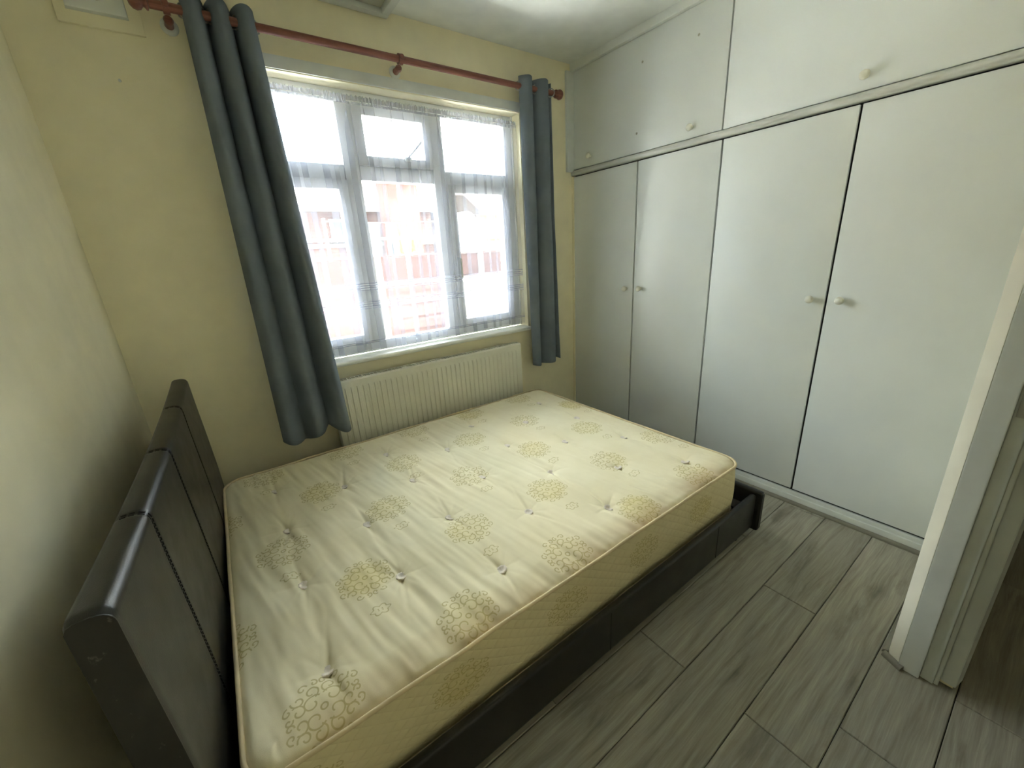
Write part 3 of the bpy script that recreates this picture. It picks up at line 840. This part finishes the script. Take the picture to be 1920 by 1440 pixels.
def hb_pt(j, y, lift=0.0015):
    i = int(np.clip(round((y - HY0) / (HY1 - HY0) * (ny - 1)), 0, ny - 1)); return Vector(V[i, j])
# end caps (worn near end) and back board
for y_, nm, mt, dy in ((HY0, 'end_panel', M['leather_worn'], -0.0015), (HY1, 'end_panel', M['leather'], 0.0015)):
    bm = bmesh.new(); i = 0 if y_ == HY0 else ny - 1
    vs = [bm.verts.new(Vector(V[i, j]) + Vector((0, 0, 0))) for j in range(V.shape[1])]
    f = bm.faces.new(vs)
    r_ = bmesh.ops.extrude_face_region(bm, geom=[f])
    for v in [g for g in r_['geom'] if isinstance(g, bmesh.types.BMVert)]:
        v.co.y += dy * 2
    bm_obj(nm, bm, mt, hb)
# double stitching over the top and down the face
for sy in seams_y:
    for off in (-0.006, 0.006):
        y_ = sy + off
        i = (y_ - HY0) / (HY1 - HY0) * (ny - 1); i0 = int(math.floor(i)); f = i - i0
        bm = bmesh.new(); pts = []
        for j in range(3, V.shape[1]):
            a = V[i0, j] * (1 - f) + V[i0 + 1, j] * f; pts.append(Vector(a))
        # dashed stitches along the polyline
        seglen = 0.0; P = []
        for a, b in zip(pts[:-1], pts[1:]):
            L = (b - a).length; n_ = max(1, int(L / 0.004))
            for q in range(n_): P.append(a + (b - a) * q / n_)
        step = 3
        for q in range(0, len(P) - 2, step):
            if P[q].z < 0.35: break
            a, b = P[q], P[q + 2]
            out = Vector((0.0010, 0, 0.0010))
            tube(bm, [a + out, b + out], 0.0011, 5)
        o = bm_obj('stitching', bm, M['thread'], hb); 
# side rails, foot board, feet, slatted base
def padded(name, x0, x1, y0, y1, z0, z1, r=0.012, mat=None):
    return box_obj(name, x0, x1, y0, y1, z0, z1, mat or M['leather'], bed, r, 3)
padded('side_rail', 0.205, 2.312, -1.728, -1.700, 0.050, 0.238)
padded('side_rail', 0.225, 2.312, -0.150, -0.122, 0.050, 0.238)
fb = padded('foot_board', 2.318, 2.352, -1.748, -0.105, 0.030, 0.250, 0.012)
bm = bmesh.new()
box(bm, 2.324, 2.347, -1.7495, -1.7482, 0.045, 0.238)
bm_obj('worn_end', bm, M['leather_worn'], fb)
for (x, y) in ((2.22, -1.68), (0.30, -1.68), (2.22, -0.17), (0.30, -0.17), (1.2, -0.93)):
    bm = bmesh.new(); lathe(bm, [(0.022, 0.0), (0.024, 0.01), (0.022, 0.048), (0.03, 0.052)], (x, y, 0.0008), (0, 0, 1), 14); bm_obj('foot', bm, M['black'], bed, auto=40)
M['slat'] = paint('dark_slat', lin(60, 52, 42), 0.7, 0.1, 0)
for k in range(14):
    x = 0.30 + k * 0.147
    box_obj('slat', x, x + 0.068, -1.6995, -0.1505, 0.172, 0.186, M['slat'], bed)
# seams on the side rail leather
for xs in (1.25, 1.96):
    bm = bmesh.new(); tube(bm, [(xs, -1.7285, 0.06), (xs, -1.7285, 0.228)], 0.0012, 5); bm_obj('rail_seam', bm, M['thread'], bed)

# ------------------------------------------------------------------ mattress
mat_root = empty('mattress', (1.217, -0.925, 0.187), 'cream damask button-tufted double mattress lying on the black bed', 'mattress')
mx0, mx1, my0, my1, mz, mb = 0.218, 2.216, -1.676, -0.174, 0.430, 0.187
buttons = []
for i in range(7):
    bx_ = 0.412 + 0.2685 * i
    for yy in ((-0.420, -0.787, -1.148, -1.506) if i % 2 == 0 else (-0.608, -0.968, -1.328)):
        buttons.append((bx_ + random.uniform(-0.006, 0.006), yy + random.uniform(-0.006, 0.006)))
def round_rect(X, Y, R):
    """push the square corners of a filled grid into rounded ones"""
    cx_, cy_ = (mx0 + mx1) / 2, (my0 + my1) / 2; hx, hy = (mx1 - mx0) / 2, (my1 - my0) / 2
    px, py = np.abs(X - cx_) - (hx - R), np.abs(Y - cy_) - (hy - R)
    m = (px > 0) & (py > 0)
    mxn = np.maximum(px, py); nr = np.sqrt(px ** 2 + py ** 2) + 1e-9
    fx = np.where(m, px * mxn / nr, px); fy = np.where(m, py * mxn / nr, py)
    return cx_ + np.sign(X - cx_) * (fx + hx - R), cy_ + np.sign(Y - cy_) * (fy + hy - R)
RC = 0.075
nx_, ny_ = 460, 345
gx = np.linspace(mx0, mx1, nx_)[:, None] + np.zeros((1, ny_)); gy = np.linspace(my0, my1, ny_)[None, :] + np.zeros((nx_, 1))
X, Y = round_rect(gx, gy, RC)
ed = np.minimum(np.minimum(gx - mx0, mx1 - gx), np.minimum(gy - my0, my1 - gy))
Z = mz + 0.020 * np.clip(ed / 0.10, 0, 1) ** 0.5
Z -= 0.004 * np.exp(-(ed / 0.012) ** 2)
wig = 0.020 * vnoise(gx * 3 + 9, gy * 4)
# shallow troughs linking the tufts of a column, with puckers radiating from each tuft
for i in range(7):
    bx_ = 0.412 + 0.2685 * i
    Z -= 0.0045 * np.exp(-((gx + wig * 0.6 - bx_) / 0.016) ** 2) * np.clip(ed / 0.10, 0, 1) * (0.55 + 0.45 * vnoise(gx * 2, gy * 5 + i * 3))
for (bx_, by_) in buttons:
    d2 = (gx - bx_) ** 2 + (gy - by_) ** 2; d1 = np.sqrt(d2)
    Z -= 0.008 * np.exp(-d2 / 0.028 ** 2) + 0.007 * np.exp(-d2 / 0.085 ** 2)
    th = np.arctan2(gy - by_, gx - bx_)
    k1 = 5 + int(abs(math.sin(bx_ * 91 + by_ * 57)) * 3)
    Z -= 0.0016 * np.maximum(0, np.cos(th * k1 + bx_ * 40)) ** 3 * np.exp(-((d1 - 0.045) / 0.045) ** 2)
    # strong crease in the y direction on both sides
    Z -= 0.0065 * np.exp(-((gx - bx_ + 0.25 * np.abs(gy - by_) * math.sin(by_ * 31 + bx_ * 17)) / 0.007) ** 2) * np.exp(-(np.abs(gy - by_) / 0.11) ** 2)
wr = vnoise(gx * 36 + 2 * wig * 20 + gy * 5, gy * 4.6) * 0.0042 + vnoise(gx * 70 + gy * 13, gy * 8 + 5) * 0.0016
mask = 0.35 + 0.65 * np.clip(vnoise(gx * 3.0 + 1.7, gy * 3.3 + 4) + 0.6, 0, 1)
Z += wr * mask * np.clip(ed / 0.02, 0, 1)
# gathered ripples close to the long open side
near = np.exp(-((gy - my0) / 0.15) ** 2) * np.clip((gy - my0) / 0.012, 0, 1)
Z += near * (vnoise(gx * 42 + gy * 10, gy * 4 + 9) * 0.0050 + vnoise(gx * 20 + gy * 4, gy * 3 + 2) * 0.003)
Z += 0.004 * vnoise(gx * 4 + 20, gy * 4 + 8) * np.clip(ed / 0.1, 0, 1)
V = np.stack([X, Y, Z], -1)
Ztop = Z
mo = np.array(origin_of(mat_root))
link_mesh('top_panel', grid_mesh('top_panel', V - mo), M['ticking'], mat_root, origin_of(mat_root))
# perimeter path
def perimeter(inset=0.0, n_c=10, n_s=60):
    x0, x1, y0, y1 = mx0 + inset, mx1 - inset, my0 + inset, my1 - inset; R = max(0.02, RC - inset); P = []
    def arc(cx_, cy_, a0):
        for k in range(n_c): a = math.radians(a0 + 90 * k / n_c); P.append((cx_ + R * math.cos(a), cy_ + R * math.sin(a)))
    def seg(ax, ay, bx2, by2):
        for k in range(n_s): P.append((ax + (bx2 - ax) * k / n_s, ay + (by2 - ay) * k / n_s))
    seg(x0 + R, y0, x1 - R, y0); arc(x1 - R, y0 + R, -90)
    seg(x1, y0 + R, x1, y1 - R); arc(x1 - R, y1 - R, 0)
    seg(x1 - R, y1, x0 + R, y1); arc(x0 + R, y1 - R, 90)
    seg(x0, y1 - R, x0, y0 + R); arc(x0 + R, y0 + R, 180)
    return np.array(P)
per = perimeter(); N = len(per)
nxt, prv = np.roll(per, -1, 0), np.roll(per, 1, 0)
tan = nxt - prv; tan /= np.linalg.norm(tan, axis=1)[:, None]; nor = np.stack([tan[:, 1], -tan[:, 0]], -1)
nz = 16
V = np.zeros((N, nz, 3)); ss = np.cumsum(np.linalg.norm(nxt - per, axis=1))
for j in range(nz):
    t_ = j / (nz - 1); bulge = 0.010 * math.sin(math.pi * t_) ** 0.6 + 0.003 * vnoise(ss * 9, np.full(N, t_ * 3)) * math.sin(math.pi * t_)
    V[:, j, :2] = per + nor * np.array(bulge)[..., None] if np.ndim(bulge) else per + nor * bulge
    V[:, j, 2] = mz + (mb + 0.004 - mz) * t_
V[:, :, 2] += 0.0
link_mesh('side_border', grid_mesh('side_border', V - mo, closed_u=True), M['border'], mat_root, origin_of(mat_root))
per2 = perimeter(0.0)
bm = bmesh.new(); bm.faces.new([bm.verts.new((p[0], p[1], mb)) for p in per2[::-1]]); bm_obj('underside', bm, M['border'], mat_root)
for zz in (mz + 0.003, mb + 0.006):
    bm = bmesh.new()
    wv = 0.0025 * vnoise(ss * 7, ss * 0 + 2)
    tube(bm, [(p[0] + n_[0] * 0.003, p[1] + n_[1] * 0.003, zz + w) for p, n_, w in zip(per, nor, wv)], 0.0058, 8, closed=True)
    bm_obj('piping', bm, M['piping'], mat_root, smooth=True)
# tuft buttons: frilled felt washers
bm = bmesh.new()
n = 22; rings = []
for r, z, wob in ((0.0160, 0.000, 0.0018), (0.0185, 0.0045, 0.0022), (0.0165, 0.0072, 0.0018), (0.0115, 0.0048, 0.0008), (0.005, 0.0012, 0.0)):
    rings.append([bm.verts.new(((r + wob * math.cos(9 * 2 * math.pi * k / n)) * math.cos(2 * math.pi * k / n), (r + wob * math.cos(9 * 2 * math.pi * k / n)) * math.sin(2 * math.pi * k / n), z)) for k in range(n)])
for A_, B_ in zip(rings[:-1], rings[1:]):
    for k in range(n): bm.faces.new((A_[k], A_[(k + 1) % n], B_[(k + 1) % n], B_[k]))
bm.faces.new(rings[-1]); bm.faces.new(rings[0][::-1])
for f in bm.faces: f.smooth = True
tme = bpy.data.meshes.new('tuft_button'); bm.to_mesh(tme); bm.free()
for (bx_, by_) in buttons:
    i = int(round((bx_ - mx0) / (mx1 - mx0) * (nx_ - 1))); j = int(round((by_ - my0) / (my1 - my0) * (ny_ - 1)))
    o = link_mesh('tuft_button', tme, M['tuft'], mat_root, (bx_, by_, float(Ztop[i, j]) + 0.0035))
    o.rotation_euler = (random.uniform(-0.25, 0.25), random.uniform(-0.25, 0.25), random.uniform(0, 6))

# ------------------------------------------------------------------ outside the window
GZ = -0.35
structure(box_obj('ground', -14, 24, 0.27, 30, GZ - 0.2, GZ, M['paving']))
# red lapped-board fence
FYD = 4.0
fence = empty('garden_fence', (3.0, FYD, GZ), 'red-brown lapped-board garden fence seen through the sheer curtain', 'fence')
bw_mesh = None
for p in range(4):
    xa_ = -1.2 + p * 1.86
    box_obj('post', xa_ - 0.05, xa_ + 0.05, FYD - 0.02, FYD + 0.08, GZ, 1.50, M['fence_post'], fence, 0.01)
    for k in range(17):
        if bw_mesh is None:
            bm = bmesh.new(); prism(bm, [(0.0, 0.0), (-0.014, 0.0), (-0.011, 0.112), (0.0, 0.112)], 'x', -0.878, 0.878)
            bmesh.ops.recalc_face_normals(bm, faces=bm.faces[:])
            bw_mesh = bpy.data.meshes.new('board'); bm.to_mesh(bw_mesh); bm.free()
        link_mesh('board', bw_mesh, M['fence'], fence, (xa_ + 0.93, FYD + 0.03 + 0.0015 * (k % 2), GZ + 0.03 + k * 0.104))
    box_obj('capping', xa_ + 0.052, xa_ + 1.808, FYD - 0.015, FYD + 0.07, GZ + 1.812, GZ + 1.845, M['fence'], fence, 0.004)
# cream rendered low wall with coping, right of the fence
lw = empty('garden_wall', (4.9, 3.2, GZ), 'low cream rendered garden wall at the lower right of the window view', 'wall')
box_obj('wall_body', 3.15, 7.5, 3.0, 3.18, GZ, 1.06, M['render'], lw, 0.01)
for k in range(7): box_obj('coping', 3.12 + k * 0.63, 3.12 + k * 0.63 + 0.62, 2.96, 3.22, 1.062, 1.11, M['white_out'], lw, 0.008)
# brick house with tiled roof
def house(name, label, x0, x1, y0, y1, eave, ridge, wallmat, windows, band=None):
    h = empty(name, ((x0 + x1) / 2, y0, GZ), label, 'building')
    box_obj('wall', x0, x1, y0, y1, GZ, eave, wallmat, h)
    bm = bmesh.new(); ym = (y0 + y1) / 2
    prism(bm, [(y0 - 0.3, eave - 0.05), (y0 - 0.3, eave + 0.05), (ym, ridge), (y1 + 0.3, eave + 0.05), (y1 + 0.3, eave - 0.05)], 'x', x0 - 0.1, x1 + 0.1)
    bm_obj('roof', bm, M['rooftile'], h)
    bm = bmesh.new(); prism(bm, [(y0 - 0.42, eave - 0.10), (y0 - 0.32, eave - 0.10), (y0 - 0.31, eave + 0.02), (y0 - 0.44, eave + 0.02)], 'x', x0 - 0.1, x1 + 0.1); bm_obj('gutter', bm, M['white_out'], h)
    for (wx0, wx1, wz0, wz1) in windows:
        w = boxes_obj('window', [(wx0, wx1, y0 - 0.05, y0 - 0.001, wz0, wz0 + 0.07), (wx0, wx1, y0 - 0.05, y0 - 0.001, wz1 - 0.07, wz1), (wx0, wx0 + 0.07, y0 - 0.05, y0 - 0.001, wz0 + 0.07, wz1 - 0.07), (wx1 - 0.07, wx1, y0 - 0.05, y0 - 0.001, wz0 + 0.07, wz1 - 0.07),
                                 ((wx0 + wx1) / 2 - 0.03, (wx0 + wx1) / 2 + 0.03, y0 - 0.05, y0 - 0.001, wz0 + 0.07, wz1 - 0.07)], M['white_out'], h)
        box_obj('pane', wx0 + 0.07, wx1 - 0.07, y0 - 0.03, y0 - 0.002, wz0 + 0.07, wz1 - 0.07, M['darkglass'], w)
        box_obj('window_ledge', wx0 - 0.05, wx1 + 0.05, y0 - 0.12, y0 - 0.001, wz0 - 0.08, wz0 - 0.001, M['white_out'], w)
    if band: box_obj('string_course', x0, x1, y0 - 0.04, y0 - 0.001, band, band + 0.10, M['white_out'], h)
    return h
house('neighbour_house', 'long red brick house with a brown tiled roof behind the fence', -6.0, 5.9, 9.0, 15.0, 2.72, 4.05, M['brick'], [(3.1, 3.75, 2.0, 2.48), (0.6, 1.6, 1.6, 2.4), (4.9, 5.5, 1.5, 2.3)], 1.80)
house('brick_bungalow', 'smaller yellow brick house with a white window, right part of the window view', 7.2, 12.5, 8.6, 12.0, 2.62, 3.9, M['brick_y'], [(7.42, 8.0, 1.25, 1.80), (9.0, 9.8, 1.3, 2.1)], 1.88)
ch = empty('gable_block', (4.95, 8.4, GZ), 'terracotta rendered block with a white capping beside the brick house', 'building')
box_obj('wall', 4.15, 4.90, 7.5, 8.2, GZ, 3.3, M['terracotta'], ch); box_obj('capping', 4.10, 4.95, 7.45, 8.25, 3.301, 3.38, M['white_out'], ch)
# washing line with sheets
line = empty('washing_line', (3.4, 6.0, GZ), 'washing line strung between two grey posts above the fence', 'washing line')
for xx in (2.3, 5.0):
    bm = bmesh.new(); tube(bm, [(xx, 6.0, GZ), (xx, 6.0, 2.22)], 0.03, 10); bm_obj('post', bm, M['steel'], line, auto=40)
bm = bmesh.new(); tube(bm, [(2.3, 6.0, 2.17), (3.65, 6.0, 2.13), (5.0, 6.0, 2.17)], 0.006, 6); bm_obj('cord', bm, M['steel'], line, smooth=True)
def sheet(x0, x1, z0, z1, mat, label, seed):
    nu, nv = 40, 24; s = np.linspace(0, 1, nu)[:, None]; t_ = np.linspace(0, 1, nv)[None, :]
    X = x0 + (x1 - x0) * s + 0 * t_; Yy = 5.985 + 0.03 * np.sin(s * 14 + seed) * t_ + 0.02 * vnoise(s * 5 + seed, t_ * 3); Zz = z1 + (z0 - z1) * t_ + 0.03 * np.sin(s * 5 + seed) * t_
    c = np.array(((x0 + x1) / 2, 5.985, z0))
    o = link_mesh('hanging_sheet', grid_mesh('hanging_sheet', np.stack([X, Yy, Zz], -1) - c), mat, None, c)
    md = o.modifiers.new('solid', 'SOLIDIFY'); md.thickness = 0.006
    setp(o, label, 'sheet', 'laundry on the washing line')
sheet(3.06, 3.32, 1.50, 2.13, M['sheet_w'], 'short white sheet pegged at the left of the washing line', 1)
sheet(3.44, 3.66, 1.42, 2.13, M['sheet_w'], 'longer white sheet hanging beside the yellow sheet', 2)
sheet(3.70, 4.02, 1.55, 2.13, M['sheet_y'], 'yellow sheet hanging on the washing line', 3)
# white dome-topped garden tent and grey shed roof on the right
tent = empty('garden_store', (6.4, 7.2, GZ), 'white arched garden store between the two brick houses', 'shed')
bm = bmesh.new(); prism(bm, [(5.75, GZ), (5.75, 2.2)] + [(6.05 - 0.30 * math.cos(math.radians(a)), 2.2 + 0.30 * math.sin(math.radians(a))) for a in range(20, 180, 20)] + [(6.35, 2.2), (6.35, GZ)], 'y', 7.2, 8.2); bm_obj('shell', bm, M['white_out'], tent)
box_obj('door', 5.85, 6.25, 7.17, 7.199, GZ + 0.05, 1.9, M['grey_out'], tent)
shed = empty('garden_shed', (4.6, 4.9, GZ), 'grey felt-roofed garden shed behind the low cream wall', 'shed')
box_obj('wall', 4.55, 5.6, 4.6, 5.4, GZ, 1.42, M['terracotta'], shed)
bm = bmesh.new(); prism(bm, [(4.45, 1.42), (5.7, 1.42), (5.7, 1.47), (5.075, 1.66), (4.45, 1.47)], 'y', 4.5, 5.5); bm_obj('roof', bm, M['grey_out'], shed)
